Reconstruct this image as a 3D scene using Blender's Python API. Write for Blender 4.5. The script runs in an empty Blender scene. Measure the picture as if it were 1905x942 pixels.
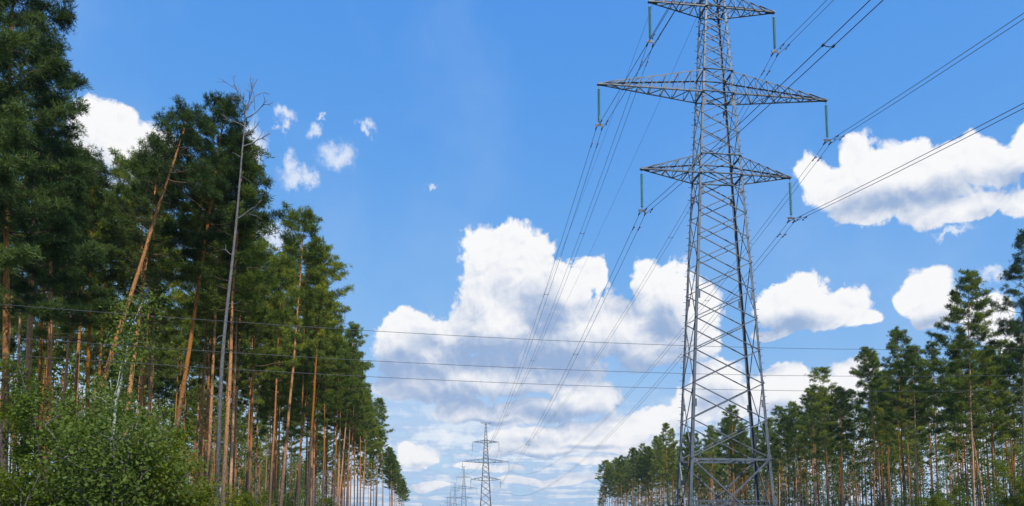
import bpy, math, random
import numpy as np
from mathutils import Vector, Matrix

C = bpy.context.scene.collection
R_ = math.radians

# ------------------------------------------------------------------ camera
cam_data = bpy.data.cameras.new('camera')
cam_data.sensor_width = 36.0
cam_data.lens = 24.0
cam_data.shift_y = 389.0 / 1905.0        # the photograph is the upper part of a taller frame
cam_data.clip_start = 0.1
cam_data.clip_end = 20000
cam = bpy.data.objects.new('camera', cam_data)
C.objects.link(cam)
cam.location = (0, 0, 1.6)
cam.rotation_euler = (R_(90) + math.atan(108 / 1270), 0, 0)
bpy.context.scene.camera = cam

# ------------------------------------------------------------------ sky and sun
SUN_AZ, SUN_EL = R_(152), R_(45)          # clockwise from the view direction: behind the right shoulder
scene = bpy.context.scene
scene.view_settings.view_transform = 'Standard'
scene.view_settings.look = 'None'
scene.view_settings.gamma = 1
scene.view_settings.exposure = 0.0
scene.cycles.use_denoising = True
scene.cycles.max_bounces = 6
scene.cycles.transparent_max_bounces = 8

world = bpy.data.worlds.new('World')
scene.world = world
world.use_nodes = True
world.cycles.sampling_method = 'MANUAL'
world.cycles.sample_map_resolution = 512

BLOBS =  [(-31.82, 26.94, 2.05, 1.38), (-29.13, 26.49, 1.98, 1.19), (-32.74, 25.03, 1.67, 2.01), (-31.01, 24.75, 2.07, 1.71), (-27.87, 27.01, 0.92, 0.62), (-0.81, 21.93, 3.16, 2.06), (-2.2, 19.83, 2.31, 2.94), (1.51, 20.68, 2.78, 2.92), (4.5, 18.95, 2.85, 2.45), (6.71, 19.93, 1.83, 1.5), (-0.58, 16.86, 4.83, 3.02), (4.93, 15.51, 5.92, 3.04), (9.47, 16.22, 3.58, 2.22), (13.29, 18.32, 2.63, 2.57), (11.46, 19.81, 1.34, 1.4), (15.19, 15.89, 2.57, 2.93), (12.54, 13.92, 3.5, 1.72), (-8.58, 16.26, 1.89, 1.37), (-9.68, 14.7, 2.23, 1.94), (-5.62, 15.27, 2.96, 1.82), (-2.97, 16.06, 1.38, 1.04), (-6.95, 12.84, 4.15, 2.41), (-7.83, 10.96, 3.81, 1.24), (-2.4, 11.81, 5.46, 1.55), (5.57, 10.21, 3.16, 1.51), (2.17, 12.48, 5.92, 1.77), (-3.3, 8.99, 2.18, 0.81), (-0.34, 8.55, 2.73, 0.63), (-7.54, 5.04, 1.87, 0.98), (-8.66, 5.92, 0.89, 0.62), (4.42, 7.45, 4.28, 0.9), (10.46, 7.88, 3.73, 1.15), (6.66, 6.4, 5.36, 0.72), (0.79, 7.02, 3.18, 0.63), (-3.98, 9.25, 2.72, 0.98), (2.16, 9.27, 4.09, 0.9), (2.61, 5.85, 4.97, 0.68), (7.54, 4.73, 4.0, 0.45), (-2.37, 4.32, 3.16, 0.36), (-7.3, 2.81, 2.0, 0.4), (2.6, 3.37, 4.5, 0.36), (10.21, 5.76, 3.51, 0.53), (12.44, 8.71, 2.17, 0.96), (23.85, 17.48, 1.86, 1.57), (22.43, 16.26, 2.37, 1.68), (26.09, 16.02, 1.86, 1.64), (27.51, 14.77, 1.52, 0.85), (24.55, 15.41, 3.43, 1.11), (21.38, 14.46, 1.8, 0.49), (27.93, 25.91, 1.91, 1.53), (29.79, 25.2, 1.95, 1.17), (24.64, 25.7, 1.32, 1.07), (26.25, 24.5, 2.26, 1.51), (26.83, 24.75, 2.06, 1.42), (30.85, 25.13, 2.08, 1.36), (34.21, 24.66, 2.25, 1.49), (36.67, 23.34, 1.81, 1.37), (31.45, 23.26, 5.12, 1.73), (28.57, 22.24, 2.7, 1.16), (34.03, 21.35, 3.37, 0.86), (37.83, 24.96, 0.74, 0.88), (37.73, 20.72, 1.17, 0.73), (31.79, 16.32, 1.4, 1.33), (31.02, 15.84, 1.02, 0.97), (32.55, 14.71, 1.48, 1.29), (35.38, 13.88, 1.53, 1.79), (36.35, 11.92, 1.19, 0.9), (16.99, 11.53, 2.51, 1.19), (21.85, 10.7, 1.97, 1.33), (15.47, 9.89, 2.54, 1.73), (23.57, 9.42, 2.3, 1.64), (26.81, 10.98, 1.64, 0.8), (25.45, 9.28, 2.23, 1.62), (19.61, 9.46, 2.43, 1.69)]
THIN =  [(33.57, 19.97, 1.1, 0.28), (35.61, 16.43, 0.98, 0.49), (-5.64, 7.22, 0.72, 0.63), (-18.49, 27.1, 0.72, 0.88), (-18.54, 26.13, 1.1, 0.74), (-17.32, 26.51, 0.68, 0.67), (-14.92, 28.06, 1.32, 0.88), (-12.66, 30.34, 0.67, 0.39), (-19.11, 30.45, 0.76, 0.55), (-19.29, 29.51, 0.51, 0.35), (-16.94, 29.77, 0.69, 0.46), (-16.45, 30.83, 0.3, 0.17), (-21.65, 28.08, 1.06, 1.2), (-7.11, 26.76, 0.37, 0.23), (-19.99, 21.9, 1.97, 0.93)]
UNDERSIDE_SHADE =  [(2.6, 5.22, 5.41, 0.36), (6.66, 5.95, 2.68, 0.27), (-8.74, 12.12, 3.8, 2.11), (-4.22, 10.45, 5.88, 1.16), (2.18, 13.45, 7.29, 1.85), (-3.09, 13.57, 3.88, 1.98), (10.31, 12.29, 4.43, 1.83), (4.88, 8.79, 4.96, 0.63), (-2.16, 8.19, 3.18, 0.36), (22.59, 14.91, 3.34, 0.89), (31.43, 22.84, 4.78, 0.91), (36.77, 22.48, 1.66, 0.92), (17.37, 9.89, 2.49, 0.85), (23.54, 8.6, 3.06, 0.82), (2.65, 16.85, 1.84, 2.59), (-6.97, 14.58, 1.81, 1.3), (13.01, 15.61, 1.75, 1.7), (9.5, 17.92, 1.35, 1.69), (-7.53, 4.28, 1.87, 0.36), (32.35, 13.99, 1.64, 0.59), (-30.8, 24.1, 2.42, 0.69)]


class NT:
    """tiny helper to write node trees as expressions"""
    def __init__(s, tree): s.t = tree
    def n(s, typ, **kw):
        nd = s.t.nodes.new(typ)
        for k, v in kw.items(): setattr(nd, k, v)
        return nd
    def put(s, sock, v):
        if isinstance(v, bpy.types.NodeSocket): s.t.links.new(v, sock)
        elif v is not None: sock.default_value = v
    def m(s, op, a, b=None, c=None, clamp=False):
        nd = s.n('ShaderNodeMath', operation=op, use_clamp=clamp)
        for i, v in enumerate((a, b, c)):
            if v is not None: s.put(nd.inputs[i], v)
        return nd.outputs[0]
    def v(s, op, a, b=None, c=None):
        nd = s.n('ShaderNodeVectorMath', operation=op)
        for i, v in enumerate((a, b, c)):
            if v is not None: s.put(nd.inputs[i], v)
        return nd.outputs['Value'] if op in ('LENGTH', 'DOT_PRODUCT') else nd.outputs[0]
    def scale(s, a, k):
        nd = s.n('ShaderNodeVectorMath', operation='SCALE')
        s.put(nd.inputs[0], a); s.put(nd.inputs['Scale'], k)
        return nd.outputs[0]
    def rng(s, x, a, b, c=0.0, d=1.0, smooth=True):
        nd = s.n('ShaderNodeMapRange', interpolation_type='SMOOTHSTEP' if smooth else 'LINEAR')
        s.put(nd.inputs[0], x)
        for i, q in enumerate((a, b, c, d)): s.put(nd.inputs[i + 1], q)
        return nd.outputs[0]
    def noise(s, vec, scale, detail=4, rough=.5, dim='3D', lac=2.0):
        nd = s.n('ShaderNodeTexNoise', noise_dimensions=dim)
        s.put(nd.inputs['Vector'], vec)
        nd.inputs['Scale'].default_value = scale
        nd.inputs['Detail'].default_value = detail
        nd.inputs['Roughness'].default_value = rough
        nd.inputs['Lacunarity'].default_value = lac
        return nd
    def mixc(s, f, a, b, mode='MIX'):
        nd = s.n('ShaderNodeMix', data_type='RGBA', blend_type=mode)
        s.put(nd.inputs[0], f); s.put(nd.inputs[6], a); s.put(nd.inputs[7], b)
        return nd.outputs[2]

def mass_group():
    """direction (azimuth, elevation, 0) -> distance-like field of the cumulus masses, and the warped direction"""
    g = bpy.data.node_groups.new('cloud_mass', 'ShaderNodeTree')
    g.interface.new_socket('P', in_out='INPUT', socket_type='NodeSocketVector')
    g.interface.new_socket('D', in_out='OUTPUT', socket_type='NodeSocketFloat')
    g.interface.new_socket('Q', in_out='OUTPUT', socket_type='NodeSocketVector')
    w = NT(g)
    P = w.n('NodeGroupInput').outputs[0]
    n1 = w.noise(P, 14, 1, .5, '2D').outputs['Color']
    Q = w.v('ADD', P, w.v('MULTIPLY_ADD', n1, (.030, .026, 0), (-.015, -.013, 0)))
    acc = None
    for (a, e, ra, re) in BLOBS:
        ia, ie = 1 / R_(ra), 1 / R_(re)
        l = w.v('LENGTH', w.v('MULTIPLY_ADD', Q, (ia, ie, 0), (-R_(a) * ia, -R_(e) * ie, 0)))
        acc = l if acc is None else w.m('SMOOTH_MIN', acc, l, .28)
    out = w.n('NodeGroupOutput')
    g.links.new(acc, out.inputs[0]); g.links.new(Q, out.inputs[1])
    return g

def puff_group():
    """cauliflower relief of the clouds at several sizes"""
    g = bpy.data.node_groups.new('cloud_puffs', 'ShaderNodeTree')
    g.interface.new_socket('Q', in_out='INPUT', socket_type='NodeSocketVector')
    g.interface.new_socket('D', in_out='OUTPUT', socket_type='NodeSocketFloat')
    w = NT(g)
    Q = w.n('NodeGroupInput').outputs[0]
    vo = w.n('ShaderNodeTexVoronoi', feature='F1', voronoi_dimensions='2D')
    w.put(vo.inputs['Vector'], w.v('ADD', Q, w.v('MULTIPLY_ADD', w.noise(Q, 45, 1, .5, '2D').outputs['Color'], (.02, .02, 0), (-.01, -.01, 0))))
    vo.inputs['Scale'].default_value = 20
    vo.inputs['Detail'].default_value = 3.0
    vo.inputs['Roughness'].default_value = .5
    vo.inputs['Lacunarity'].default_value = 2.4
    vo.normalize = True
    fine = w.noise(Q, 70, 5, .55, '2D').outputs['Fac']
    d = w.m('MULTIPLY', vo.outputs['Distance'], 1.05)
    d = w.m('MULTIPLY_ADD', fine, .42, d)
    d = w.m('SUBTRACT', d, .52)
    out = w.n('NodeGroupOutput')
    g.links.new(d, out.inputs[0])
    return g

def build_world():
    w = NT(world.node_tree)
    world.node_tree.nodes.clear()
    dirv = w.n('ShaderNodeTexCoord').outputs['Generated']
    sep = w.n('ShaderNodeSeparateXYZ'); w.put(sep.inputs[0], dirv)
    X, Y, Z = sep.outputs
    az = w.m('ARCTAN2', X, Y)
    el = w.m('ARCSINE', Z)
    cb = w.n('ShaderNodeCombineXYZ'); w.put(cb.inputs[0], az); w.put(cb.inputs[1], el)
    P = cb.outputs[0]
    sky = w.n('ShaderNodeTexSky', sky_type='NISHITA')
    sky.sun_disc = False
    sky.sun_elevation = SUN_EL
    sky.sun_rotation = SUN_AZ
    sky.air_density = 1.0; sky.dust_density = .1; sky.ozone_density = 3.0
    # contrast of the clear sky per channel, as a polarised midday exposure shows it
    sp = w.n('ShaderNodeSeparateColor'); w.put(sp.inputs[0], sky.outputs[0])
    cc = w.n('ShaderNodeCombineColor')
    for i, (k, g_) in enumerate(SKY_CURVE):
        v = w.m('POWER', w.m('MAXIMUM', w.m('MULTIPLY', sp.outputs[i], WORLD_STRENGTH), .001), g_)
        w.put(cc.inputs[i], w.m('MULTIPLY', w.m('MINIMUM', v, SKY_CAP[i] / k), k / WORLD_STRENGTH))
    skyc = cc.outputs[0]
    gm, gp = mass_group(), puff_group()
    def mass(off):
        nd = w.n('ShaderNodeGroup'); nd.node_tree = gm
        w.put(nd.inputs[0], w.v('ADD', P, off) if off else P)
        return nd.outputs
    def puffs(q, off):
        nd = w.n('ShaderNodeGroup'); nd.node_tree = gp
        w.put(nd.inputs[0], w.v('ADD', q, off) if off else q)
        return nd.outputs[0]
    m0, Q = mass(None)
    m2 = mass((.014, .048, 0))[0]
    p0 = puffs(Q, None)
    p1 = puffs(Q, (.004, .009, 0))
    d0 = w.m('ADD', m0, p0)
    wisp = w.noise(P, 22, 5, .7, '2D').outputs['Fac']           # edges fray in places, stay crisp in others
    alpha = w.rng(d0, w.rng(wisp, .44, .68, 1.08, 1.30), .88)
    lit = w.m('SUBTRACT', p1, p0)                       # sunlight painted onto the small relief
    big = w.m('SUBTRACT', m2, m0)                       # painted shading, light tops against darker undersides
    depth = w.rng(d0, 1.0, .35)                         # thick middle of a mass
    b = w.m('MULTIPLY_ADD', lit, .9, .80)
    b = w.m('MULTIPLY_ADD', w.m('MINIMUM', big, .9), .38, b)
    b = w.m('MULTIPLY_ADD', depth, -.10, b)
    soft = w.noise(P, 9, 3, .5, '2D').outputs['Fac']
    b = w.m('ADD', b, w.m('MULTIPLY_ADD', soft, .35, -.15))
    un = None
    for (a, e, ra, re) in UNDERSIDE_SHADE:                   # shade painted grey into the undersides of the masses
        ia, ie = 1 / R_(ra), 1 / R_(re)
        l = w.v('LENGTH', w.v('MULTIPLY_ADD', Q, (ia, ie, 0), (-R_(a) * ia, -R_(e) * ie, 0)))
        un = l if un is None else w.m('SMOOTH_MIN', un, l, .4)
    b = w.m('MULTIPLY_ADD', w.rng(w.m('MULTIPLY_ADD', p0, .5, un), 1.7, .1), -.62, b)
    b = w.rng(b, -.05, 1.12)
    ccol = w.mixc(b, (.33*CL, .46*CL, .70*CL, 1), (.99*CL, .99*CL, 1.0*CL, 1))
    # far fair-weather layer that packs together towards the horizon
    zz = w.m('MAXIMUM', Z, .02)
    pl = w.n('ShaderNodeCombineXYZ')
    w.put(pl.inputs[0], w.m('DIVIDE', X, w.m('ADD', zz, .035))); w.put(pl.inputs[1], w.m('DIVIDE', Y, w.m('ADD', zz, .035)))
    f = w.noise(pl.outputs[0], .8, 6, .62, '2D').outputs['Fac']
    f = w.m('ADD', f, w.m('MULTIPLY_ADD', w.noise(P, 34, 5, .6, '2D').outputs['Fac'], .5, -.25))
    lowmask = w.rng(Z, .21, .10)
    fa = w.m('MULTIPLY', w.rng(f, .35, .52), lowmask)
    fcol = w.mixc(w.rng(f, .46, .66), (.44*CL, .60*CL, .85*CL, 1), (.85*CL, .91*CL, .98*CL, 1))
    # faint uneven veil
    veil = w.noise(P, 2.2, 5, .6, '2D').outputs['Fac']
    skyc = w.mixc(w.m('MULTIPLY', w.rng(veil, .42, .75), .10), skyc, (.80*CL, .88*CL, .97*CL, 1))
    col = w.mixc(w.m('MULTIPLY', fa, .85), skyc, fcol)
    col = w.mixc(alpha, col, ccol)
    # thin torn puffs
    acc = None
    wn = w.noise(P, 30, 4, .65, '2D').outputs['Color']
    Q = w.v('ADD', P, w.v('MULTIPLY_ADD', wn, (.05, .05, 0), (-.025, -.025, 0)))
    for (a, e, ra, re) in THIN:
        ia, ie = 1 / R_(ra), 1 / R_(re)
        l = w.v('LENGTH', w.v('MULTIPLY_ADD', Q, (ia, ie, 0), (-R_(a) * ia, -R_(e) * ie, 0)))
        acc = l if acc is None else w.m('MINIMUM', acc, l)
    ta = w.m('MULTIPLY', w.rng(acc, 1.5, .15), .72)
    col = w.mixc(ta, col, (.92*CL, .95*CL, CL, 1))
    bg = w.n('ShaderNodeBackground')
    w.put(bg.inputs[0], col)
    bg.inputs[1].default_value = WORLD_STRENGTH
    out = w.n('ShaderNodeOutputWorld')
    world.node_tree.links.new(bg.outputs[0], out.inputs[0])

WORLD_STRENGTH = .13
SKY_CAP = (.47, .68, .90)
SKY_CURVE = ((1.0, 1.05), (.75, .51), (.90, .11))
CL = .98 / WORLD_STRENGTH                # sunlit cloud radiance relative to the sky strength
build_world()

sun_data = bpy.data.lights.new('sun', 'SUN')
sun_data.energy = 4.2
sun_data.angle = R_(.5)
sun_data.color = (1.0, .95, .86)
sun = bpy.data.objects.new('sun', sun_data)
C.objects.link(sun)
sd = Vector((math.sin(SUN_AZ) * math.cos(SUN_EL), math.cos(SUN_AZ) * math.cos(SUN_EL), math.sin(SUN_EL)))
sun.rotation_euler = sd.to_track_quat('Z', 'Y').to_euler()
sun.location = (40, -40, 80)

# ------------------------------------------------------------------ helpers
rng = np.random.default_rng(11)

def ray(px, py):
    """direction of sight through a point of the photograph (1905 x 942), used once to survey positions"""
    a, b = (px - 952.5) / 1270, (860 - py) / 1270
    p = math.atan(108 / 1270); c, s = math.cos(p), math.sin(p)
    return np.array([a, c - b * s, s + b * c])
def survey(px, py, Y):
    """world point at distance Y in front of the camera along that sight line"""
    d = ray(px, py); return d * (Y / d[1]) + np.array([0, 0, 1.6])

def tag(o, label=None, cat=None, group=None, kind=None):
    if label: o['label'] = label
    if cat: o['category'] = cat
    if group: o['group'] = group
    if kind: o['kind'] = kind
    return o
def link(name, data, parent=None):
    o = bpy.data.objects.new(name, data); C.objects.link(o)
    if parent is not None: o.parent = parent
    return o
def empty(name, loc=(0, 0, 0), rz=0):
    o = bpy.data.objects.new(name, None); C.objects.link(o)
    o.location = loc; o.rotation_euler = (0, 0, rz); o.empty_display_size = .5
    return o
def copy_tree(o, parent=None):
    c = o.copy(); C.objects.link(c)
    if parent is not None: c.parent = parent
    for ch in list(o.children): copy_tree(ch, c)
    return c

class MB:
    """collects vertices and faces, built as ONE mesh"""
    def __init__(s): s.v = []; s.f = []; s.n = 0
    def add(s, v, f):
        v = np.asarray(v, float).reshape(-1, 3)
        s.v.append(v); s.f.extend([tuple(i + s.n for i in q) for q in f]); s.n += len(v)
    def frame(s, p, q, up):
        p, q = np.asarray(p, float), np.asarray(q, float)
        d = q - p; L = np.linalg.norm(d); d /= max(L, 1e-9)
        up = np.asarray(up, float)
        if abs(d @ up) > .98: up = np.array([1., 0, 0]) if abs(d[0]) < .9 else np.array([0, 1., 0])
        a = np.cross(up, d); a /= np.linalg.norm(a); b = np.cross(d, a)
        return p, q, a, b
    def bar(s, p, q, w, h=None, up=(0, 0, 1), off=(0, 0)):
        h = h or w
        p, q, a, b = s.frame(p, q, up)
        v = []
        for e in (p, q):
            for x, y in ((-1, -1), (1, -1), (1, 1), (-1, 1)):
                v.append(e + a * (x * w / 2 + off[0]) + b * (y * h / 2 + off[1]))
        s.add(v, [(0, 1, 5, 4), (1, 2, 6, 5), (2, 3, 7, 6), (3, 0, 4, 7), (3, 2, 1, 0), (4, 5, 6, 7)])
    def angle(s, p, q, w, t=.012, out=(0, 0, 1), side=None):
        """rolled steel angle: two thin flanges at right angles; out/side point along the flanges"""
        p, q = np.asarray(p, float), np.asarray(q, float)
        d = q - p; d /= max(np.linalg.norm(d), 1e-9)
        a = np.asarray(out, float); a = a - d * (a @ d)
        if np.linalg.norm(a) < 1e-4:
            a = np.cross(d, (1, .3, 0))
        a /= np.linalg.norm(a)
        b = np.cross(d, a)
        if side is not None and b @ np.asarray(side, float) < 0: b = -b
        prof = [(0, 0), (w, 0), (w, t), (t, t), (t, w), (0, w)]
        v = [e + a * x + b * y for e in (p, q) for x, y in prof]
        s.add(v, [(i, (i + 1) % 6, (i + 1) % 6 + 6, i + 6) for i in range(6)] + [(0, 1, 2, 3), (0, 3, 4, 5), (6, 9, 8, 7), (6, 11, 10, 9)])
    def tube(s, pts, radii, n=8, cap=True):
        pts = np.asarray(pts, float); m = len(pts)
        radii = np.broadcast_to(np.asarray(radii, float), (m,))
        T = np.gradient(pts, axis=0); T /= np.linalg.norm(T, axis=1)[:, None] + 1e-12
        up = np.array([0, 0, 1.]) if abs(T[0][2]) < .9 else np.array([1., 0, 0])
        A = np.cross(up, T); A /= np.linalg.norm(A, axis=1)[:, None] + 1e-12
        B = np.cross(T, A)
        th = np.arange(n) * 2 * np.pi / n
        ring = A[:, None] * np.cos(th)[None, :, None] + B[:, None] * np.sin(th)[None, :, None]
        v = (pts[:, None] + ring * radii[:, None, None]).reshape(-1, 3)
        f = [(i * n + j, i * n + (j + 1) % n, (i + 1) * n + (j + 1) % n, (i + 1) * n + j) for i in range(m - 1) for j in range(n)]
        if cap: f += [tuple(range(n))[::-1], tuple((m - 1) * n + j for j in range(n))]
        s.add(v, f)
    def lathe(s, prof, c=(0, 0, 0), n=14):
        c = np.asarray(c, float); m = len(prof)
        th = np.arange(n) * 2 * np.pi / n
        v = [c + np.array([r * math.cos(t), r * math.sin(t), z]) for r, z in prof for t in th]
        s.add(v, [(i * n + j, i * n + (j + 1) % n, (i + 1) * n + (j + 1) % n, (i + 1) * n + j) for i in range(m - 1) for j in range(n)])
    def mesh(s, name, mat=None, smooth=False):
        me = bpy.data.meshes.new(name)
        V = np.concatenate(s.v) if s.v else np.zeros((0, 3))
        me.from_pydata(V.tolist(), [], s.f)
        if smooth: me.shade_smooth()
        if mat: me.materials.append(mat)
        return me
    def build(s, name, mat, parent=None, smooth=False):
        return link(name, s.mesh(name, mat, smooth), parent)

def soup(name, V, k, mat, smooth=False):
    """mesh of many separate k-gons, V of shape (n, k, 3)"""
    n = len(V)
    me = bpy.data.meshes.new(name)
    me.vertices.add(n * k); me.loops.add(n * k); me.polygons.add(n)
    me.vertices.foreach_set('co', np.ascontiguousarray(V, dtype=np.float32).ravel())
    me.loops.foreach_set('vertex_index', np.arange(n * k, dtype=np.int32))
    me.polygons.foreach_set('loop_start', np.arange(0, n * k, k, dtype=np.int32))
    me.update(calc_edges=True)
    me.materials.append(mat)
    return me

# ------------------------------------------------------------------ materials
def mat(name, base=None, rough=.6, metal=0.0, spec=.5):
    m = bpy.data.materials.new(name); m.use_nodes = True
    b = m.node_tree.nodes['Principled BSDF']
    if base: b.inputs['Base Color'].default_value = (*base, 1)
    b.inputs['Roughness'].default_value = rough
    b.inputs['Metallic'].default_value = metal
    b.inputs['Specular IOR Level'].default_value = spec
    return m, NT(m.node_tree), b

def steel_mat(name, a, b_, rough):
    m, w, b = mat(name, None, rough, .3)
    oc = w.n('ShaderNodeTexCoord').outputs['Object']
    n1 = w.noise(oc, .9, 5, .65).outputs['Fac']
    n2 = w.noise(oc, 14, 3, .6).outputs['Fac']
    f = w.rng(w.m('MULTIPLY_ADD', n2, .5, w.m('MULTIPLY', n1, .8)), .45, .85)
    w.put(b.inputs['Base Color'], w.mixc(f, (*a, 1), (*b_, 1)))
    w.put(b.inputs['Roughness'], w.rng(n2, .3, .7, rough - .1, rough + .15))
    return m
M_steel = steel_mat('galvanised_steel', (.062, .076, .10), (.14, .158, .19), .55)
M_steel_far = steel_mat('weathered_steel', (.08, .095, .12), (.15, .17, .20), .6)
M_cable, _, _ = mat('aluminium_cable', (.10, .105, .115), .55, .6)
M_fit, _, _ = mat('dark_fittings', (.06, .06, .065), .5, .6)
M_conc, w, b = mat('concrete', None, .9)
n1 = w.noise(w.n('ShaderNodeTexCoord').outputs['Object'], 3, 6, .6).outputs['Fac']
w.put(b.inputs['Base Color'], w.mixc(n1, (.24, .23, .21, 1), (.38, .37, .34, 1)))
M_glass, w, b = mat('green_insulator_glass', (.16, .58, .52), .12, 0, .7)
b.inputs['Transmission Weight'].default_value = .5
b.inputs['IOR'].default_value = 1.5

def bark_mat(name, low, high, z0, z1, hue):
    m, w, b = mat(name, None, .85, 0, .25)
    oc = w.n('ShaderNodeTexCoord').outputs['Object']
    sep = w.n('ShaderNodeSeparateXYZ'); w.put(sep.inputs[0], oc)
    n1 = w.noise(w.v('MULTIPLY', oc, (6, 6, 1.6)), 1.3, 5, .65).outputs['Fac']
    n2 = w.noise(w.v('MULTIPLY', oc, (9, 9, 2.2)), 3.5, 4, .6).outputs['Fac']
    rnd = w.n('ShaderNodeObjectInfo').outputs['Random']
    zz = w.m('ADD', sep.outputs[2], w.m('MULTIPLY_ADD', n1, 5.0, w.m('MULTIPLY_ADD', rnd, 5.0, -5.0)))
    f = w.rng(zz, z0, z1)
    lo = w.mixc(w.rng(n2, .35, .65), (*[c * .55 for c in low], 1), (*[c * 1.25 for c in low], 1))
    hi = w.mixc(w.rng(n2, .38, .62), (*[c * .6 for c in high], 1), (*[c * 1.2 for c in high], 1))
    col = w.mixc(f, lo, hi)
    hs = w.n('ShaderNodeHueSaturation')
    w.put(hs.inputs['Color'], col)
    w.put(hs.inputs['Value'], w.m('MULTIPLY_ADD', rnd, .5, .75))
    w.put(hs.inputs['Saturation'], w.m('MULTIPLY_ADD', rnd, -.35, 1.12))
    w.put(b.inputs['Base Color'], hs.outputs[0])
    bp = w.n('ShaderNodeBump'); bp.inputs['Strength'].default_value = .8; bp.inputs['Distance'].default_value = .03
    w.put(bp.inputs['Height'], n2); w.put(b.inputs['Normal'], bp.outputs[0])
    return m
M_bark = bark_mat('pine_bark', (.12, .095, .085), (.50, .21, .062), 2.0, 8.5, 0)
M_limb = bark_mat('limb_bark', (.10, .075, .055), (.19, .115, .06), 6, 20, 0)
M_bark_grey = bark_mat('grey_bark', (.075, .065, .06), (.20, .19, .195), -1, 10.0, 0)
M_bark_pale = bark_mat('pale_bark', (.20, .21, .18), (.36, .38, .30), -1, 5.0, 0)

def leaf_mat(name, a, b_, trans, amount=.3, rough=.5, var=.35):
    m = bpy.data.materials.new(name); m.use_nodes = True
    w = NT(m.node_tree); m.node_tree.nodes.clear()
    oc = w.n('ShaderNodeTexCoord').outputs['Object']
    n1 = w.noise(oc, .7, 3, .6).outputs['Fac']
    n2 = w.noise(oc, 5.0, 2, .6).outputs['Fac']
    rnd = w.n('ShaderNodeObjectInfo').outputs['Random']
    f = w.rng(w.m('MULTIPLY_ADD', n2, .5, w.m('MULTIPLY', n1, .6)), .38, .72)
    col = w.mixc(f, (*a, 1), (*b_, 1))
    hs = w.n('ShaderNodeHueSaturation')
    w.put(hs.inputs['Color'], col)
    w.put(hs.inputs['Hue'], w.m('MULTIPLY_ADD', rnd, -.035, .515))
    w.put(hs.inputs['Value'], w.m('MULTIPLY_ADD', rnd, var * 2, 1 - var))
    df = w.n('ShaderNodeBsdfPrincipled'); w.put(df.inputs['Base Color'], hs.outputs[0])
    df.inputs['Roughness'].default_value = rough; df.inputs['Specular IOR Level'].default_value = .10
    tr = w.n('ShaderNodeBsdfTranslucent')
    w.put(tr.inputs[0], w.mixc(1.0, hs.outputs[0], (*trans, 1), 'MULTIPLY'))
    mx = w.n('ShaderNodeMixShader'); mx.inputs[0].default_value = amount
    w.put(mx.inputs[1], df.outputs[0]); w.put(mx.inputs[2], tr.outputs[0])
    out = w.n('ShaderNodeOutputMaterial'); m.node_tree.links.new(mx.outputs[0], out.inputs[0])
    return m
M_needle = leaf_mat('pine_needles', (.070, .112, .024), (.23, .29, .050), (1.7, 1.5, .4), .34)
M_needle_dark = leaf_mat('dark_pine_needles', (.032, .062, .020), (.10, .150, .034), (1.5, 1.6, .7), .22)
M_leaf = leaf_mat('aspen_leaves', (.075, .12, .020), (.19, .24, .055), (1.5, 1.5, .4), .35, .5, .15)
M_leaf_y = leaf_mat('willow_leaves', (.075, .11, .008), (.20, .23, .018), (1.5, 1.5, .4), .4, .45, .12)
M_leaf_d = leaf_mat('rowan_leaves', (.060, .098, .011), (.175, .22, .032), (1.4, 1.6, .5), .35, .4, .12)

# ------------------------------------------------------------------ ground
def make_ground():
    m, w, b = mat('heath_ground', None, .95, 0, .2)
    oc = w.n('ShaderNodeTexCoord').outputs['Object']
    n1 = w.noise(oc, .08, 6, .6).outputs['Fac']; n2 = w.noise(oc, 2.2, 6, .7).outputs['Fac']
    c1 = w.mixc(w.rng(n1, .4, .6), (.055, .085, .025, 1), (.12, .10, .05, 1))
    w.put(b.inputs['Base Color'], w.mixc(w.rng(n2, .35, .7), c1, (.05, .06, .022, 1)))
    bp = w.n('ShaderNodeBump'); bp.inputs['Distance'].default_value = .3; w.put(bp.inputs['Height'], n2)
    w.put(b.inputs['Normal'], bp.outputs[0])
    v = []; f = []
    radii = [0, 15, 40, 80, 150, 300, 600, 1200, 3000, 8000]; n = 64
    v.append((0, 0, 0))
    for r in radii[1:]:
        for k in range(n):
            a = 2 * math.pi * k / n
            v.append((r * math.sin(a), r * math.cos(a), 0))
    f += [(0, 1 + (k + 1) % n, 1 + k) for k in range(n)]
    for i in range(len(radii) - 2):
        for k in range(n):
            a, b2 = 1 + i * n + k, 1 + i * n + (k + 1) % n
            f.append((a, b2, b2 + n, a + n))
    mb = MB(); mb.add(v, f)
    tag(mb.build('ground', m), kind='structure')
make_ground()

# ------------------------------------------------------------------ the high-voltage line
TH = R_(-6.4)
LD = np.array([math.sin(TH), math.cos(TH), 0.]); RD = np.array([math.cos(TH), -math.sin(TH), 0.])
UP = np.array([0, 0, 1.])
SPAN = 230.0
T1 = np.array([15.5, 49.7, 0.])

bolt_mb = MB(); bolt_mb.bar((0, 0, 0), (.22, 0, 0), .028)
BOLT = bolt_mb.mesh('step_bolt', M_steel)

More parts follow.
